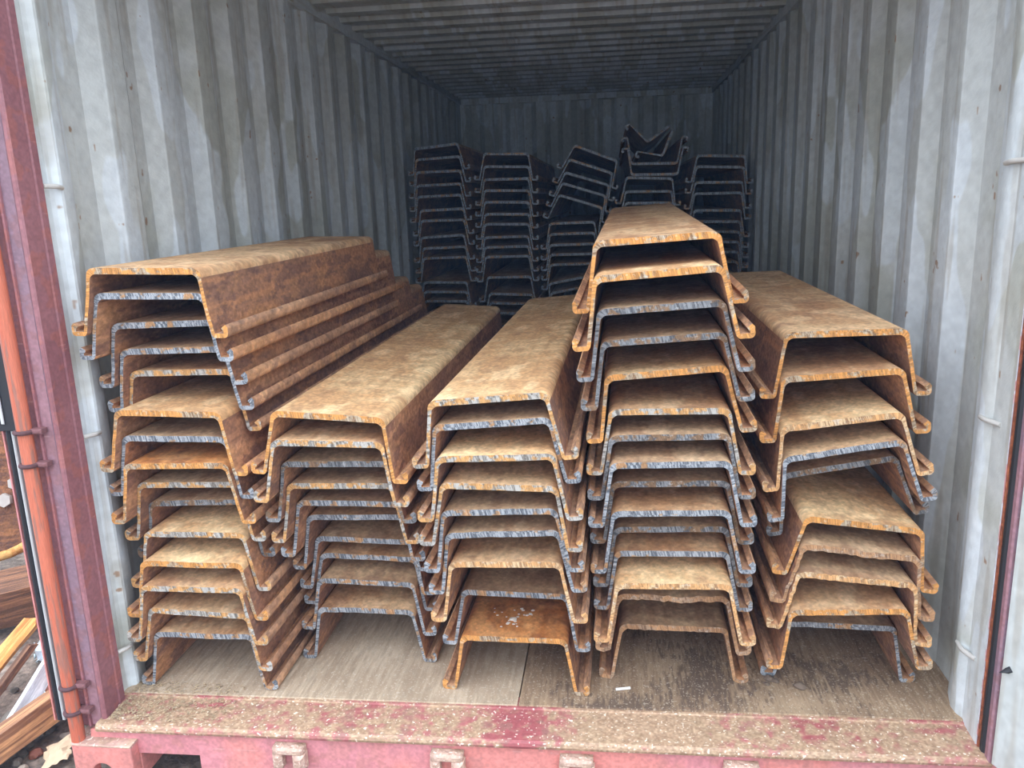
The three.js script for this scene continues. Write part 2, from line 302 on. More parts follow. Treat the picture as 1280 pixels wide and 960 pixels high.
// corner posts
const postLeft = structure('trim_3', 'dark red steel corner post with orange chipped paint', 'post');
part('post', prismY([[-W, 0.04], [-W, 0.062], [-W - 0.003, 0.066], [-W - 0.003, 0.070], [-W, 0.074], [-W, 0.128], [-W - 0.004, 0.132], [-W - 0.012, 0.132], [-W - 0.014, 0.122], [-1.30, 0.122], [-1.30, -0.06], [-W - 0.045, -0.06], [-W - 0.045, 0.03]], -0.04, HC + 0.05), M.post, postLeft);
part('front_strip', box(-1.236, -W - 0.016, -0.035, HC + 0.03, 0.1205, 0.128, 0.002), M.purple, postLeft);
part('jamb_angle', prismY([[-1.236, 0.128], [-1.228, 0.136], [-1.222, 0.136], [-1.222, 0.1285]], -0.035, HC), M.post, postLeft);
const casting = structure('trim_4', 'dusty red corner casting with an oval hole at the container foot', 'corner casting');
{
  const s = new THREE.Shape(); s.moveTo(0, 0); s.lineTo(0.172, 0); s.lineTo(0.172, 0.118); s.lineTo(0, 0.118); s.closePath();
  const h = new THREE.Path(); h.absellipse(0.082, 0.030, 0.036, 0.040, 0, 2 * Math.PI, true); s.holes.push(h);
  const g = new THREE.ExtrudeGeometry(s, { depth: 0.03, bevelEnabled: true, bevelThickness: 0.004, bevelSize: 0.004, bevelSegments: 2, curveSegments: 20 }); g.translate(-1.262, -0.193, 0.138);
  part('front_face', g, M.sillFace, casting);
  part('top_face', box(-1.267, -1.085, -0.0735, -0.066, -0.02, 0.174, 0.003), M.castTop ??= mat({ map: T.castTop, bumpMap: grain, bumpScale: 0.001 }), casting);
  part('side_face', box(-1.116, -1.086, -0.197, -0.074, -0.02, 0.133, 0.004), M.sillFace, casting);
  part('back_face', box(-1.262, -1.117, -0.197, -0.1005, -0.02, 0.0, 0.003), M.post, casting);
}
const postRight = structure('trim_5', 'scratched grey door post with red paint showing through', 'post');
part('post', prismY([[W + 0.002, 0.055], [W + 0.008, 0.058], [W + 0.10, 0.058], [W + 0.10, -0.03], [W + 0.045, -0.03]], -0.04, HC + 0.05), M.jamb, postRight);
part('edge_strip', box(W + 0.002, W + 0.012, -0.04, HC, 0.0585, 0.066, 0.002), M.rustEdge ??= mat({ map: T.flange[0], color: 0xd8a898, bumpMap: pitted, bumpScale: 0.002 }), postRight);
// lashing bars welded across the hollow behind each post
for (const [wall, s, z0, z1, ys] of [[wallLeft, -1, 0.03, -0.024, [1.462, 0.795, 0.14]], [wallRight, 1, 0.0, -0.085, [1.437, 0.825, 0.20]]])
  for (const y of ys) part('lashing_bar', tube([[s * (W + 0.004), y, z0 + 0.006], [s * (W - 0.010), y - 0.001, (z0 + z1) / 2], [s * (W - 0.004), y - 0.004, z1]], 0.0065), M.steelRod, wall);
// left door leaf folded back along the outside of the container, hung on a long orange hinge rod
const door1 = structure('door_1', 'open container door leaf folded back behind the orange hinge rod', 'door');
part('door_panel', box(-1.345, -1.298, -0.03, 2.27, -1.06, 0.098, 0.004), M.white, door1);
part('outer_skin', box(-1.3505, -1.3455, -0.035, 2.275, -1.06, 0.118, 0.001), M.sillFace, door1);
part('gasket', box(-1.334, -1.322, -0.03, 2.27, 0.0985, 0.128, 0.004), M.rubber, door1);
part('gasket', box(-1.311, -1.286, 0.06, 2.27, 0.0985, 0.116, 0.005), M.rubber, door1);
part('gasket_strip', box(-1.3205, -1.3125, -0.03, 2.27, 0.0985, 0.124, 0.003), M.paleStrip, door1);
part('torn_gasket_flap', box(-1.362, -1.2865, 0.84, 2.27, 0.1285, 0.134, 0.002), M.rubber, door1);
part('gasket_strip', box(-1.330, -1.321, 0.86, 2.27, 0.1345, 0.139, 0.002), M.paleStrip, door1);
{
  const rod = part('hinge_rod', tube([[-1.255, -0.07, 0.152], [-1.255, 1.0, 0.152], [-1.255, 2.27, 0.152]], 0.0185, 14), M.hinge, door1);
  for (const y of [0.845, 0.755, 0.105, 0.025, 1.70, 1.62, 2.2]) {
    const c = part('hinge_lug', new THREE.TorusGeometry(0.022, 0.006, 8, 18).rotateX(Math.PI / 2).translate(-1.255, y, 0.152), M.hingeLug ??= mat({ map: T.purple, color: 0xc9b8b0, bumpMap: pitted, bumpScale: 0.002 }), rod);
    part('hinge_arm', box(-1.240, -1.205, y - 0.007, y + 0.007, 0.129, 0.158, 0.004), M.hingeLug, c);
  }
}
// right door leaf swung outwards, its pale inner face towards the opening
const door2 = structure('door_2', 'open white container door leaf swung outwards', 'door');
part('gasket', box(W + 0.004, W + 0.040, -0.03, 2.27, 0.0665, 0.090, 0.006), M.rubber, door2);
part('hinge_edge', box(W + 0.007, W + 0.044, -0.03, 2.27, 0.0905, 0.112, 0.004), M.purple, door2);
{
  const leaf = part('door_panel', box(0, 1.14, -0.02, 2.27, -0.045, 0, 0.004), M.white, door2);
  part('door_stop', new THREE.ConeGeometry(0.010, 0.032, 4).rotateX(Math.PI / 2).translate(0.022, 0.255, 0.017), M.rubber, leaf);
  leaf.position.set(1.186, 0, 0.118); leaf.rotation.y = -Math.PI / 2 + 0.42;
}
// yard
const ground = structure('ground', 'grey-brown dirt of the scrap yard', 'ground');
{
  const g = new THREE.PlaneGeometry(26, 26, 1, 1); g.rotateX(-Math.PI / 2); const u = g.attributes.uv, p = g.attributes.position; for (let i = 0; i < p.count; i++) u.setXY(i, p.getX(i), p.getZ(i)); g.translate(0, -0.22, 0);
  part('dirt', g, M.dirt, ground);
}
// ---------------------------------------------------------------- steel sheet piles
// U section, local origin at the middle of the bottom plane: half width of the web 0.150, over the interlocks 0.215, height 0.178
const H = 0.178, WC = 0.150, WH = 0.215, HK = 0.033, TL = 0.0093, TW = 0.0166;
const SECTION = (() => {
  const tn = (WH - HK - WC) / H, cs = 1 / Math.hypot(1, tn);
  const yw = H - TW / 2, off = (TL / 2) / cs;                        // centre lines
  const legX = (y) => WC + (H - y) * tn - off;
  const pts = [[0, yw], [legX(yw), yw], [legX(0.0062), 0.0062], [WH - 0.0062, 0.0062], [WH - 0.0072, 0.022], [WH - 0.0130, 0.0300]];
  const rad = [0, 0.021, 0.006, 0.006, 0.006, 0], out = [[pts[0][0], pts[0][1]]], cuts = [];
  for (let i = 1; i < pts.length - 1; i++) {
    const p = new THREE.Vector2(...pts[i]), a = new THREE.Vector2(...pts[i - 1]).sub(p), b = new THREE.Vector2(...pts[i + 1]).sub(p);
    const la = a.length(), lb = b.length(); a.normalize(); b.normalize();
    const ang = Math.acos(clamp(a.dot(b), -1, 1)), t = rad[i] / Math.tan(ang / 2), q0 = p.clone().addScaledVector(a, t), q1 = p.clone().addScaledVector(b, t);
    const c = p.clone().addScaledVector(a.clone().add(b).normalize(), rad[i] / Math.sin(ang / 2));
    const s = Math.atan2(q0.y - c.y, q0.x - c.x); let e = Math.atan2(q1.y - c.y, q1.x - c.x); while (e - s > Math.PI) e -= 2 * Math.PI; while (e - s < -Math.PI) e += 2 * Math.PI;
    const n = i === 1 ? 7 : 4;
    if (i === 2) cuts.push(out.length);                              // the flange ends where the interlock begins
    for (let k = 0; k <= n; k++) { const w = s + (e - s) * k / n; out.push([c.x + rad[i] * Math.cos(w), c.y + rad[i] * Math.sin(w)]); }
    if (i === 1) cuts.push(out.length - 1);                          // the web ends with its bend
  }
  out.push(pts[pts.length - 1]);
  // subdivide the straight runs so that the cut edge can wander
  const fine = [out[0]], mark = []; 
  for (let i = 1; i < out.length; i++) {
    const L = Math.hypot(out[i][0] - out[i - 1][0], out[i][1] - out[i - 1][1]), n = Math.max(1, Math.round(L / 0.012));
    for (let k = 1; k <= n; k++) fine.push([lerp(out[i - 1][0], out[i][0], k / n), lerp(out[i - 1][1], out[i][1], k / n)]);
    if (cuts.includes(i)) mark.push(fine.length - 1);
  }
  const right = fine, left = fine.slice(1).reverse().map((p) => [-p[0], p[1]]), all = [...left, ...right], m = left.length;
  const thick = all.map((p) => p[1] > H - 0.03 ? lerp(TL, TW, smooth(H - 0.03, H - 0.012, p[1])) : p[1] < 0.04 && Math.abs(p[0]) > legX(0.02) + 0.004 ? 0.0118 : TL);
  const tip = all.length - 1; [0.0150, 0.0160, 0.0155, 0.0140].forEach((w, i) => { thick[i] = w; thick[tip - i] = w; });
  const s = [0]; for (let i = 1; i < all.length; i++) s.push(s[i - 1] + Math.hypot(all[i][0] - all[i - 1][0], all[i][1] - all[i - 1][1]));
  const nor = all.map((p, i) => { const a = all[Math.max(0, i - 1)], b = all[Math.min(all.length - 1, i + 1)], dx = b[0] - a[0], dy = b[1] - a[1], l = Math.hypot(dx, dy); return [-dy / l, dx / l]; });   // points to the outer (upper) side
  const R = mark.map((k) => m + k), Lk = mark.map((k) => m - k);
  return { all, thick, s, nor, ranges: [['interlock', 0, Lk[1]], ['flange', Lk[1], Lk[0]], ['web', Lk[0], R[0]], ['flange', R[0], R[1]], ['interlock', R[1], all.length - 1]] };
})();
function pileGeometry(i0, i1, len, seed, rough, offset) {
  const { all, thick, s, nor } = SECTION, P = [], N = [], U = [], idx = [[], [], []];
  const wob = (i, side) => rough * (0.0045 * perlin.noise(s[i] * 9, seed * 3.7, 1) + 0.0022 * perlin.noise(s[i] * 38, seed * 1.3, 5) + (rough > 2 ? 0.003 * perlin.noise(s[i] * 70, seed, 9) : 0)) + side * 0.0012 * rough * perlin.noise(s[i] * 60, seed, 3);
  const edge = (i, side) => { const t = thick[i] / 2 * side; return [all[i][0] + nor[i][0] * t, all[i][1] + nor[i][1] * t]; };
  const put = (p, z, n, u, v) => { P.push(p[0], p[1], z); N.push(...n); U.push(u, v); return P.length / 3 - 1; };
  const quad = (k, a, b, c, d) => idx[k].push(a, b, c, a, c, d);
  const zs = [null, -0.02, -len * 0.5, -len + 0.0];
  for (const side of [1, -1]) {                                      // outer, inner surface
    let prev = null;
    for (let i = i0; i <= i1; i++) {
      const p = edge(i, side), n = [nor[i][0] * side, nor[i][1] * side, 0], row = zs.map((z, k) => put(p, k ? z : wob(i, side), n, s[i] + offset[0] + (side < 0 ? 0.7 : 0), (k ? z : 0) + offset[1]));
      if (prev) for (let k = 0; k < 3; k++) side > 0 ? quad(0, prev[k], row[k], row[k + 1], prev[k + 1]) : quad(1, prev[k + 1], row[k + 1], row[k], prev[k]);
      prev = row;
    }
  }
  for (const front of [true, false]) {                               // cut ends
    let prev = null;
    for (let i = i0; i <= i1; i++) {
      const n = front ? [0, 0, 1] : [0, 0, -1], row = [-1, 0, 1].map((side) => put(edge(i, side), front ? wob(i, side) : -len, n, s[i] + offset[0] * 3, (side + 1) / 2 * thick[i] + offset[1]));
      if (prev) for (let k = 0; k < 2; k++) front ? quad(2, prev[k], row[k], row[k + 1], prev[k + 1]) : quad(2, prev[k + 1], row[k + 1], row[k], prev[k]);
      prev = row;
    }
  }
  for (const [i, on] of [[0, i0 === 0], [all.length - 1, i1 === all.length - 1]]) if (on) {   // tips of the interlocks
    const j = i ? i - 1 : 1, d = [all[i][0] - all[j][0], all[i][1] - all[j][1]], l = Math.hypot(...d), n = [d[0] / l, d[1] / l, 0];
    const a = [edge(i, -1), edge(i, 1)].map((p, q) => [put(p, wob(i, q ? 1 : -1), n, q * 0.011, 0), put(p, -len, n, q * 0.011, len)]);
    i ? quad(0, a[1][0], a[0][0], a[0][1], a[1][1]) : quad(0, a[0][0], a[1][0], a[1][1], a[0][1]);
  }
  const g = new THREE.BufferGeometry();
  g.setAttribute('position', new THREE.Float32BufferAttribute(P, 3)); g.setAttribute('normal', new THREE.Float32BufferAttribute(N, 3)); g.setAttribute('uv', new THREE.Float32BufferAttribute(U, 2));
  g.setIndex([...idx[0], ...idx[1], ...idx[2]]);
  let at = 0; idx.forEach((k, m) => { if (k.length) g.addGroup(at, k.length, m); at += k.length; });
  return g;
}
function sheetPile({ len, seed, rough = 1, mats, label, group }) {
  const t = thing('steel_sheet_pile', label, 'sheet pile', group), r = rng(seed * 977 + 5), offset = [r() * 3, r() * 4];
  for (const [name, i0, i1] of SECTION.ranges) {
    const side = name === 'web' ? [mats.web, mats.under] : name === 'flange' ? [mats.flange, mats.flange] : [mats.lock, mats.lock];
    part(name, pileGeometry(i0, i1, len, seed, rough, offset), [side[0], side[1], mats.cut], t);
  }
  return t;
}
const ORD = ['topmost', 'second from top', 'third from top', 'fourth from top', 'fifth from top', 'sixth from top', 'seventh from top', 'eighth from top', 'ninth from top', 'tenth from top', 'eleventh from top', 'twelfth from top', 'thirteenth from top', 'fourteenth from top', 'fifteenth from top',
  ...['sixteenth', 'seventeenth', 'eighteenth', 'nineteenth', 'twentieth', 'twenty-first', 'twenty-second'].map((w) => w + ' from top')];
const FRONT = {
  1: [[-0.9282, 1.0737, 0.0641, -0.0267], [-0.9293, 1.0077, 0.0455, -0.0200], [-0.9255, 0.9253, -0.0122, 0.0197], [-0.9227, 0.8511, -0.0285, 0.0172], [-0.9222, 0.7836, -0.0580, 0.0126], [-0.9293, 0.6912, 0.0371, -0.0189], [-0.9304, 0.6139, 0.0119, -0.0046], [-0.9295, 0.5389, 0.0201, 0.0189], [-0.9298, 0.4662, -0.0297, 0.0164], [-0.9278, 0.3956, -0.0725, 0.0307], [-0.9281, 0.3186, -0.0214, 0.0036], [-0.9296, 0.2430, 0.0130, 0.0051], [-0.9295, 0.1757, 0.0311, 0.0067], [-0.9365, 0.0888, 0.0080, -0.0409], [-0.9376, 0.0031, -0.0153, 0.0027]],
  2: [[-0.4865, 0.6865, 0.0495, -0.0625], [-0.4865, 0.6140, 0.0509, -0.0167], [-0.4848, 0.5393, -0.0053, 0.0076], [-0.4848, 0.4689, -0.0274, 0.0103], [-0.4857, 0.3971, -0.0796, -0.0051], [-0.4849, 0.3282, -0.1463, 0.0130], [-0.4917, 0.2325, -0.1977, -0.0233], [-0.4934, 0.1653, -0.2215, -0.0278], [-0.4949, 0.0970, -0.1904, -0.0178], [-0.4991, 0.0022, -0.1916, 0.0045]],
  3: [[-0.0376, 0.7368, 0.0676, 0.0761], [-0.0327, 0.6701, 0.0567, 0.0732], [-0.0285, 0.5888, 0.0824, 0.0363], [-0.0317, 0.5085, 0.0751, -0.0139], [-0.0273, 0.4334, 0.0560, 0.0436], [-0.0228, 0.3637, 0.0367, 0.0517], [-0.0233, 0.2742, 0.0307, 0.0290], [-0.0233, 0.1323, -0.0762, -0.0128], [-0.0262, 0.0012, -0.0587, 0.0044]],
  4: [[0.3735, 1.1143, -0.0196, 0.0524], [0.3783, 1.0393, 0.0725, 0.0732], [0.3851, 0.9552, 0.0425, 0.0650], [0.3928, 0.8720, 0.0064, 0.0674], [0.4045, 0.7827, -0.0166, 0.0864], [0.4034, 0.6819, -0.0180, 0.0189], [0.4056, 0.6149, -0.0147, 0.0292], [0.4075, 0.5496, 0.0097, 0.0296], [0.4095, 0.4801, -0.0407, 0.0253], [0.4116, 0.4099, -0.0095, 0.0361], [0.4151, 0.3390, -0.0720, 0.0354], [0.4166, 0.2721, -0.0650, 0.0253], [0.4182, 0.2069, -0.0032, 0.0254], [0.4195, 0.1380, -0.0695, 0.0162], [0.4258, 0.0014, -0.1507, 0.0039]],
  5: [[0.8571, 0.8554, -0.1479, 0.0227], [0.8586, 0.7491, -0.1299, 0.0744], [0.8658, 0.6337, -0.0998, 0.1366], [0.8791, 0.5587, -0.0932, 0.1746], [0.8922, 0.4887, -0.1686, 0.1901], [0.8939, 0.3541, -0.0886, -0.1079], [0.8878, 0.2793, -0.0784, -0.1040], [0.8810, 0.2090, -0.0652, -0.0929], [0.8865, 0.1188, -0.0554, 0.0451], [0.8953, 0.0022, -0.1890, -0.0007]]
};
const REAR = {
  1: [[-0.8921, 1.5867, -3.4654, 0.0790], [-0.8894, 1.5106, -3.4612, 0.0361], [-0.8918, 1.4233, -3.4444, 0.0040], [-0.8936, 1.3379, -3.4454, 0.0137], [-0.8910, 1.2647, -3.4324, 0.0170], [-0.8853, 1.1733, -3.4673, 0.0126], [-0.8853, 1.1029, -3.4643, -0.0010], [-0.8846, 0.9965, -3.4553, 0.0403], [-0.8828, 0.9194, -3.4716, 0.0142], [-0.8825, 0.8515, -3.4640, 0.0098], [-0.8887, 0.6841, -3.4499, -0.0223], [-0.8902, 0.6186, -3.4483, -0.0224], [-0.8917, 0.5533, -3.4529, -0.0224]],
  2: [[-0.4410, 1.5191, -3.4529, -0.0386], [-0.4413, 1.4376, -3.4518, -0.0386], [-0.4410, 1.3579, -3.4514, -0.0124], [-0.4441, 1.2845, -3.4494, -0.0340], [-0.4466, 1.2087, -3.4486, -0.0412], [-0.4469, 1.1303, -3.4493, -0.0310], [-0.4489, 1.0648, -3.4466, -0.0309], [-0.4493, 0.9811, -3.4379, 0.0013], [-0.4492, 0.9156, -3.4295, 0.0016], [-0.4491, 0.8500, -3.4407, 0.0011], [-0.4423, 0.7105, -3.4488, -0.0053], [-0.4401, 0.5932, -3.4486, -0.0417], [-0.4426, 0.5266, -3.4764, -0.0413], [-0.4447, 0.4567, -3.4893, -0.0422]],
  3: [[0.0911, 1.5114, -3.4487, -0.3782], [0.0649, 1.4276, -3.4484, -0.3380], [0.0423, 1.3492, -3.4478, -0.3092], [0.0208, 1.2814, -3.4502, -0.3162], [-0.0015, 1.2057, -3.4487, -0.3163], [-0.0068, 1.0605, -3.4408, 0.0093], [-0.0071, 0.9900, -3.4365, 0.0074], [-0.0076, 0.9193, -3.4279, 0.0069], [-0.0073, 0.8541, -3.4343, 0.0059], [-0.0070, 0.7889, -3.4317, 0.0052], [0.0064, 0.6878, -3.4345, 0.1744], [0.0177, 0.6236, -3.4402, 0.1750]],
  4: [[0.4881, 1.3307, -3.4491, -0.0617], [0.4886, 1.2463, -3.4461, -0.0256], [0.4882, 1.1733, -3.4443, -0.0253]],
  5: [[0.9412, 1.4521, -3.4495, -0.0469], [0.9376, 1.3840, -3.4503, -0.0469], [0.9349, 1.2886, -3.4499, -0.0210], [0.9345, 1.2201, -3.4497, -0.0114], [0.9308, 1.1114, -3.4535, -0.0317], [0.9288, 1.0402, -3.4536, -0.0254], [0.9272, 0.9748, -3.4510, -0.0252], [0.9256, 0.9097, -3.4522, -0.0251], [0.9239, 0.8449, -3.4612, -0.0251], [0.9223, 0.7799, -3.4694, -0.0251]]
};
// x, height of the bottom plane, z of the cut end, roll of every pile, stack by stack from the top down
const ENDS = {
  1: ['orange', 'steel', 'steel', 'steel', 'mixed', 'orange', 'steel', 'orange', 'mixed', 'dark', 'mixed', 'orange', 'mixed', 'mixed', 'steel'],
  2: ['orange', 'mixed', 'dark', 'mixed', 'steel', 'steel', 'steel', 'steel', 'steel', 'steel'],
  3: ['mixed', 'steel', 'mixed', 'mixed', 'steel', 'steel', 'tan', 'steel', 'orange'],
  4: ['orange', 'orange', 'dark', 'dark', 'orange', 'mixed', 'dark', 'steel', 'dark', 'steel', 'dark', 'steel', 'tan', 'brown', 'brown'],
  5: ['orange', 'orange', 'tan', 'steel', 'dark', 'orange', 'brown', 'tan', 'orange', 'steel'],
};
const WEBS = {
  1: [1, 2, 2, 2, 1, 0, 2, 3, 2, 2, 0, 0, 1, 1, 1], 2: [0, 1, 2, 2, 2, 1, 2, 1, 2, 1], 3: [0, 2, 0, 1, 2, 2, 1, 2, 3],
  4: [1, 0, 2, 2, 0, 1, 2, 2, 2, 1, 2, 1, 0, 2, 2], 5: [1, 1, 0, 1, 2, 0, 2, 2, 1, 2],
};
const LEN = { '1_0': 1.50, '1_1': 1.74, '1_2': 1.56, '1_3': 1.98, '3_0': 2.08, '4_0': 2.12, '5_0': 1.66 };
const ROUGH = { '5_6': 3.2, '5_7': 3.4, '4_13': 3.4, '4_14': 2.2, '4_12': 0.5, '1_0': 1.4 };
const YAW = { 1: 0, 2: 0, 3: -0.018, 4: -0.018, 5: -0.014 };
const STACK = { 1: 'stack by red post', 2: 'low ten-pile stack', 3: 'nine-pile stack', 4: 'tallest stack', 5: 'crooked stack by wall' };
const ENDWORD = { orange: 'orange-rusted cut end', steel: 'grey torch-cut end', dark: 'dull dark cut end', mixed: 'grey-orange cut end', tan: 'pale tan cut end', brown: 'brown weathered cut end' };
for (const c of [1, 2, 3, 4, 5]) FRONT[c].forEach(([x, y, z, roll], i) => {
  const end = ENDS[c][i], key = c + '_' + i, r = rng(c * 100 + i);
  const t = sheetPile({
    len: LEN[key] ?? 2.14 + 0.08 * r(), seed: c * 20 + i, rough: ROUGH[key] ?? 1,
    mats: { web: M.web[WEBS[c][i]], under: M.webUnder, flange: M.flange[(i + c) % 2], lock: M.lock[(i + c) % 2], cut: M.cut[end] },
    label: 'sheet pile with ' + ENDWORD[end] + ', ' + ORD[i] + (i ? ' of ' : ' on ') + STACK[c], group: 'sheet piles in the front row of stacks',
  });
  t.position.set(x + YAW[c] * z, y, z); t.rotation.order = 'YXZ'; t.rotation.z = roll; t.rotation.y = YAW[c];
  if (key === '4_0') { t.rotation.x = 0.024; }
  if (key === '1_0') t.rotation.x = 0.006;
  if (key === '3_8') {                                               // cutting slag dropped on the lowest pile of the middle stack
    const q = rng(818), list = []; for (let k = 0; k < 26; k++) list.push(stone(k === 0 ? 0.010 : 0.002 + 0.003 * q(), 700 + k, 1.2, 0.5, 1, 1).translate(-0.01 + (q() - 0.55) * (k ? 0.14 : 0.02), H + 0.001, -0.05 - (k ? q() * 0.11 : 0.045)));
    const o = part('slag_crumbs', mergeGeometries(list), mat({ color: 0xd9cdbf, roughness: 0.8 }), t); o.userData = { kind: 'stuff', label: 'pale crumbs of cutting slag' };
  }
});
// the second row of stacks, deeper in the container; below what shows they go on down to the floor
const RSTACK = { 1: 'rear stack near red-post wall', 2: 'rear stack behind low stack', 3: 'rear stack with leaning top', 4: 'rear stack under upturned piles', 5: 'rear corner stack past upturned piles' };
const rearMats = { web: M.web[2], under: M.webUnder, flange: M.flange[1], lock: M.lock[1], cut: M.cut.steel };
for (const c of [1, 2, 3, 4, 5]) {
  const list = REAR[c].slice(), [lx, ly, lz, lr] = list[list.length - 1], n = Math.floor(ly / 0.080);
  const tilt = Math.abs(lr) > 0.1, y1 = tilt ? ly - 0.200 : ly, m = tilt ? Math.floor(y1 / 0.080) + 1 : n;     // a tilted pile rests on a level one
  for (let k = 1; k <= m; k++) list.push(tilt ? [lx + 0.036, y1 * (1 - (k - 1) / (m - 1)) + 0.001, lz - 0.01 * (k % 3), 0] : [lx, ly * (1 - k / n) + 0.001, lz - 0.01 * (k % 3), lr * (1 - k / n)]);
  list.forEach(([x, y, z, roll], i) => {
    const t = sheetPile({ len: 2.28, seed: 300 + c * 30 + i, mats: rearMats, label: 'rusty sheet pile, ' + ORD[i + (c === 4 ? 4 : 0)] + (i ? ' of ' : ' on ') + RSTACK[c], group: 'sheet piles in the rear row of stacks' });
    t.position.set(x, y, z); t.rotation.z = roll;
  });
}
// on the fourth rear stack: two piles upside down, one nested in the other, and two more lying askew in them
const upturned = [
  [0.535, 1.692, -3.45, Math.PI - 0.02, 2.28, 'upturned rusty sheet pile lying open side up on a rear stack'],
  [0.535, 1.762, -3.50, Math.PI - 0.02, 2.22, 'second upturned rusty sheet pile nested inside the lower upturned one'],
];
for (const [x, y, z, roll, len, label] of upturned) {
  const t = sheetPile({ len, seed: 480 + Math.round(y * 10), mats: rearMats, label, group: 'sheet piles in the rear row of stacks' }); t.position.set(x, y, z); t.rotation.z = roll;
}
// two piles that were slit along the web, each a flange with half a web
for (const [cx, cy, z, roll, len, label] of [[0.590, 1.632, -3.47, -1.95, 2.1, 'slit half of a rusty sheet pile lying inside the upturned pair'], [0.490, 1.722, -3.53, -2.55, 2.0, 'slit half of a rusty sheet pile tipped V-shaped atop the upturned piles']]) {
  const t = thing('slit_sheet_pile', label, 'sheet pile', 'sheet piles in the rear row of stacks'), seed = Math.round(cy * 100), mid = (SECTION.all.length - 1) / 2 - 2;
  for (const [name, i0, i1] of SECTION.ranges.slice(2)) part(name, pileGeometry(name === 'web' ? mid : i0, i1, len, seed, 1.5, [0.3, 0.9]), [M.web[2], M.webUnder, M.cut.steel], t);
  const c = Math.cos(roll), s = Math.sin(roll); t.position.set(cx - (WC * c - H * s), cy - (WC * s + H * c), z); t.rotation.z = roll;
}
// ---------------------------------------------------------------- small things on the floor and the sill
single('cigarette_butt', (() => { const g = tube([[0.263, 0.0055, -0.089], [0.284, 0.0055, -0.094], [0.304, 0.0055, -0.099]], 0.004); return g; })(), mat({ color: 0xf2f0ea }), 'white cigarette stub lying on the stained plywood', 'cigarette');
[[0.706, -0.176, 0.013], [0.722, -0.168, 0.010], [0.786, -0.142, 0.016], [0.695, -0.15, 0.008]].forEach(([x, z, r], i) => { const o = single('pebble', stone(r, 60 + i, 1.2, 0.7, 1, 1), M.rock[4], 'small brown pebble on the stained plywood floor', 'pebble', 'pebbles on the container floor'); o.position.set(x, r * 0.35, z); });
{
  // sawdust and wood chips heaped in the corner of the sill
  const r = rng(77), g = box(-0.0035, 0.0035, -0.0005, 0.0005, -0.0014, 0.0014, 0.0002), n = 800, im = new THREE.InstancedMesh(g, mat({ color: 0xffffff }), n), m = new THREE.Matrix4(), e = new THREE.Euler(), c = new THREE.Color();
  for (let i = 0; i < n; i++) {
    const a = r(), x = -1.165 + Math.pow(a, 1.7) * 0.34, z = 0.115 - r() * 0.17 - 0.02 * x, on = z > 0.02 ? -0.0075 : 0.0022, k = 0.5 + r() * 0.8;
    e.set((r() - 0.5) * 0.7, r() * 6.3, (r() - 0.5) * 0.7); m.makeRotationFromEuler(e); m.scale(new THREE.Vector3(k, 1, k)); m.setPosition(x, on + r() * 0.003, z); im.setMatrixAt(i, m);
    im.setColorAt(i, (() => { const q = 0.7 + 0.5 * r(); return c.setRGB(0.42 * q, 0.32 * q, 0.20 * q); })());
  }
  im.name = 'wood_shavings'; im.userData = { label: 'pale wood shavings scattered in the sill corner by the red post', category: 'wood shavings', kind: 'stuff' }; shade(im); scene.add(im);
}
// ---------------------------------------------------------------- scrap yard outside the folded door
const GY = -0.22;
function plank(name, a, b, w, h, m, label, category, twist = 0, seed = 1) {
  const A = new THREE.Vector3(...a), B = new THREE.Vector3(...b), L = A.distanceTo(B), g = new THREE.BoxGeometry(w, h, L, 3, 2, 10), p = g.attributes.position, u = g.attributes.uv, n = g.attributes.normal;
  for (let i = 0; i < p.count; i++) {
    const x = p.getX(i), y = p.getY(i), z = p.getZ(i), q = perlin.noise(x * 9 + seed, y * 9, z * 5 + seed), e = Math.abs(z) > L / 2 - 1e-4 ? 0.05 * perlin.noise(x * 30 + seed, y * 30, seed) : 0;
    u.setXY(i, Math.abs(n.getY(i)) > 0.5 ? x : y, z); p.setXYZ(i, x * (1 + 0.18 * q), y * (1 + 0.18 * q), z + e);
  }
  const o = single(name, toCreasedNormals(g, 0.6), m, label, category); o.position.copy(A).add(B).multiplyScalar(0.5);
  o.quaternion.setFromUnitVectors(new THREE.Vector3(0, 0, 1), B.clone().sub(A).normalize()).multiply(new THREE.Quaternion().setFromAxisAngle(new THREE.Vector3(0, 0, 1), twist)); return o;
}
plank('timber_beam', [-1.62, -0.165, 0.27], [-1.50, -0.13, -0.14], 0.10, 0.075, M.woodOrange, 'split orange-brown timber beam lying by the rubble at the door foot', 'timber', 0.2, 2);
plank('timber_beam', [-2.45, -0.10, -0.44], [-1.92, -0.06, -0.78], 0.17, 0.15, M.woodBrown, 'thick dark brown rough log beneath the bolted round plate', 'timber', 0.3, 7);
plank('wooden_board', [-1.60, -0.175, 0.03], [-1.72, -0.12, -0.40], 0.055, 0.02, M.woodWhite, 'white painted narrow board leaning among the scrap', 'board', 0.3, 4);
plank('wooden_stick', [-1.86, -0.15, -0.13], [-1.86, -0.06, -0.44], 0.05, 0.035, M.woodYellow, 'bright yellow split wood piece beside the brown log', 'wood', 0.5, 9);
plank('wooden_stick', [-2.05, -0.20, -0.05], [-1.72, -0.20, -0.02], 0.02, 0.014, M.woodYellow, 'thin pale stick lying across the scrap', 'wood', 0.1, 12);
plank('wooden_stick', [-1.78, -0.19, -0.05], [-1.80, -0.10, -0.36], 0.03, 0.022, M.woodBrown, 'grey-brown weathered stick under the yellow split wood', 'wood', 0.1, 15);
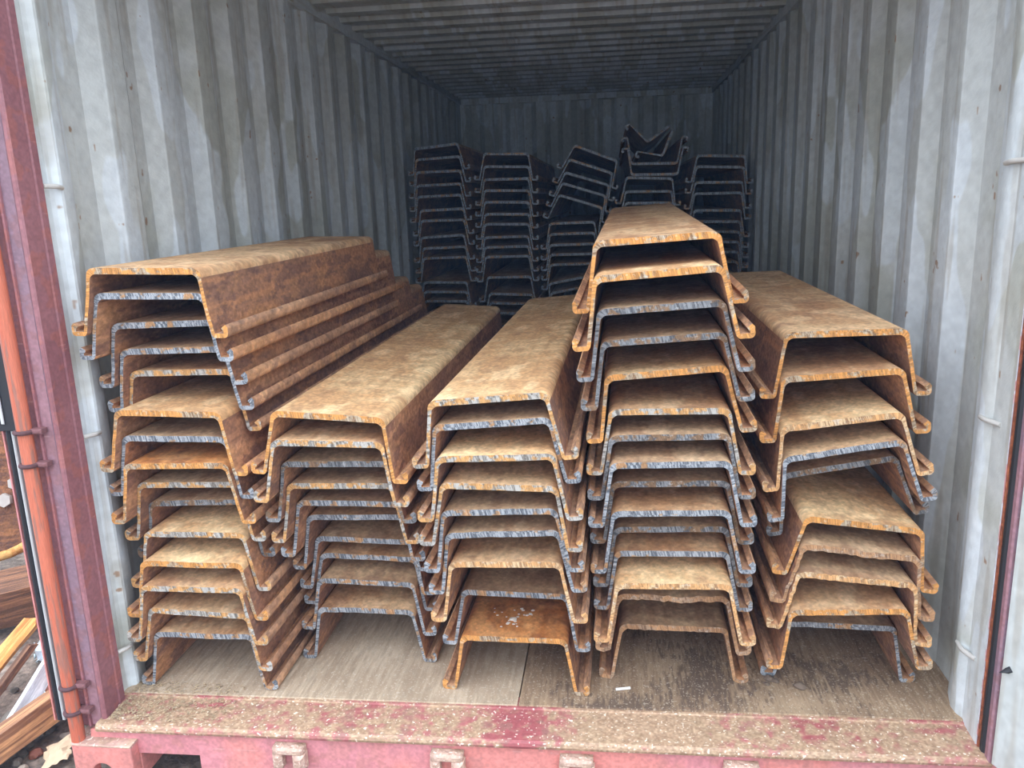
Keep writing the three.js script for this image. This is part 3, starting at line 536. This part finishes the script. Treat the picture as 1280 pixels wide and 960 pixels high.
// round plate with nuts, part of some scrapped machine, and the dark frame it stands on
{
  const t = thing('machine_plate', 'rusty round steel plate with pale hex nuts in the scrap', 'machine part');
  const m = mat({ map: T.flange[1], color: 0xcfc4b8, bumpMap: pitted, bumpScale: 0.003 });
  const g = new THREE.CylinderGeometry(0.36, 0.36, 0.06, 48); g.rotateX(Math.PI / 2); part('plate', g, m, t);
  const rim = new THREE.TorusGeometry(0.345, 0.022, 8, 48); rim.translate(0, 0, 0.02); part('rim', rim, M.woodYellow, t);
  const nut = new THREE.CylinderGeometry(0.030, 0.030, 0.03, 6); nut.rotateX(Math.PI / 2); nut.translate(0, 0, 0.045);
  for (const [x, y] of [[0.19, 0.04], [0.15, -0.03], [0.10, -0.10], [0.19, -0.13]]) { const n = part('hex_nut', nut, mat({ color: 0xb9b4ac, roughness: 0.5, bumpMap: grain, bumpScale: 0.001 }), t); n.position.set(x, y, 0); }
  t.position.set(-2.48, 0.28, -1.02); t.rotation.set(-0.25, 0.35, 0.1);
}
{
  const o = single('scrap_frame', mergeGeometries([box(-3.1, -1.95, -0.22, -0.02, -1.9, -1.5, 0.01), box(-3.0, -1.9, -0.02, 0.75, -1.75, -1.68, 0.01), box(-2.2, -2.1, 0.2, 1.1, -1.66, -1.55, 0.01)]), mat({ color: 0x3a3433, bumpMap: pitted, bumpScale: 0.004 }), 'dark rusted scrap frame behind the round bolted plate', 'scrap');
  void o;
}
// crumpled things
function crumple(w, d, h, seed, n = 16) {
  const g = new THREE.PlaneGeometry(w, d, n, n); g.rotateX(-Math.PI / 2); const p = g.attributes.position;
  for (let i = 0; i < p.count; i++) { const x = p.getX(i) / w, z = p.getZ(i) / d, e = 1 - Math.pow(Math.max(Math.abs(x), Math.abs(z)) * 2, 2); p.setXYZ(i, p.getX(i) * (0.85 + 0.3 * perlin.noise(z * 4, seed, 0)), Math.max(0, h * (0.55 * e + 0.75 * Math.abs(perlin.noise(x * 5 + seed, z * 5, 2)) + 0.3 * perlin.noise(x * 11, z * 11, seed))), p.getZ(i) * (0.85 + 0.3 * perlin.noise(x * 4, 3, seed))); }
  const q = g.toNonIndexed(); q.computeVertexNormals(); return q;
}
const bagMat = mat({ color: 0xd4e6ee, roughness: 0.45, side: THREE.DoubleSide });
{ const o = single('plastic_bag', crumple(0.15, 0.10, 0.07, 5), bagMat, 'crumpled pale blue plastic bag in front of the red sill', 'plastic bag'); o.position.set(-0.81, GY, 0.20); }
{ const o = single('plastic_bag', crumple(0.20, 0.16, 0.11, 11), bagMat, 'crumpled white plastic bag among the scrap wood', 'plastic bag'); o.position.set(-1.80, -0.215, -0.50); o.rotation.y = 0.6; }
{ const o = single('plastic_scrap', crumple(0.12, 0.12, 0.06, 17), bagMat, 'white plastic scrap beside the white painted board', 'plastic scrap'); o.position.set(-1.56, -0.18, -0.16); }
{ const o = single('cardboard_scrap', crumple(0.10, 0.12, 0.022, 23, 8), mat({ color: 0xbfa588, side: THREE.DoubleSide }), 'torn tan cardboard scrap on the rubble by the orange rod', 'cardboard'); o.position.set(-1.405, -0.19, 0.06); o.rotation.set(0.1, 0.5, 0.3); }
{ const g = new THREE.LatheGeometry([[0, 0.012], [0.012, 0.012], [0.014, 0.010], [0.015, 0], [0.013, 0]].map((q) => new THREE.Vector2(...q)), 24); const o = single('bottle_cap', g, mat({ color: 0x3fbf6a, roughness: 0.4 }), 'bright green bottle cap in the rubble below the corner casting', 'bottle cap'); o.position.set(-1.262, -0.196, 0.215); o.rotation.z = 0.3; }
{ const g = new THREE.CylinderGeometry(0.04, 0.045, 0.09, 20, 1, true, 0, Math.PI); const o = single('tile_shard', g, mat({ color: 0xb89a84, side: THREE.DoubleSide, bumpMap: grain, bumpScale: 0.002 }), 'curved broken clay shard below the hole of the corner casting', 'shard'); o.rotation.set(Math.PI / 2 - 0.2, 0, Math.PI / 2 - 0.3); o.position.set(-1.19, -0.205, 0.20); }
{
  const r = rng(4242), spots = [[-1.80, -0.50, 0.12], [-1.19, 0.20, 0.05], [-1.405, 0.06, 0.06], [-1.262, 0.215, 0.016]];
  const kinds = [['pale grey broken stone in the rubble by the corner casting', 0], ['dark grey broken stone in the rubble by the corner casting', 1], ['whitish broken stone in the rubble by the corner casting', 2], ['brick-red fragment in the rubble by the corner casting', 3], ['brownish broken stone in the rubble by the corner casting', 4]];
  for (let i = 0; i < 420; i++) {
    const near = i < 340, x = near ? -1.58 + r() * 0.46 : -1.9 + r() * 0.5, z = near ? 0.02 + r() * 0.34 : -0.5 + r() * 0.7; 
    const size = 0.015 + 0.016 * r() * r() + (i % 9 === 0 ? 0.010 : 0), [label, k] = kinds[Math.floor(r() * 5)];
    if (x > -1.29 && z < 0.19) { r(); continue; }
    if (x > -1.40 && x < -1.28 && z < 0.14) { r(); continue; }
    if (spots.some(([a, b, c]) => Math.hypot(a - x, b - z) < (c + size) * 1.16)) { r(); continue; }
    spots.push([x, z, size]);
    const o = single('rubble_stone', stone(size, 900 + i, 1 + 0.5 * r(), 0.75, 1, 1), M.rock[k], label, 'stone', label.replace(' in the rubble by the corner casting', 's in the rubble')); o.position.set(x, GY + size * 0.35, z); o.rotation.y = r() * 6.3;
  }
}
scene.traverse((o) => { if (o.isMesh) shade(o); });
renderer.render(scene, camera);
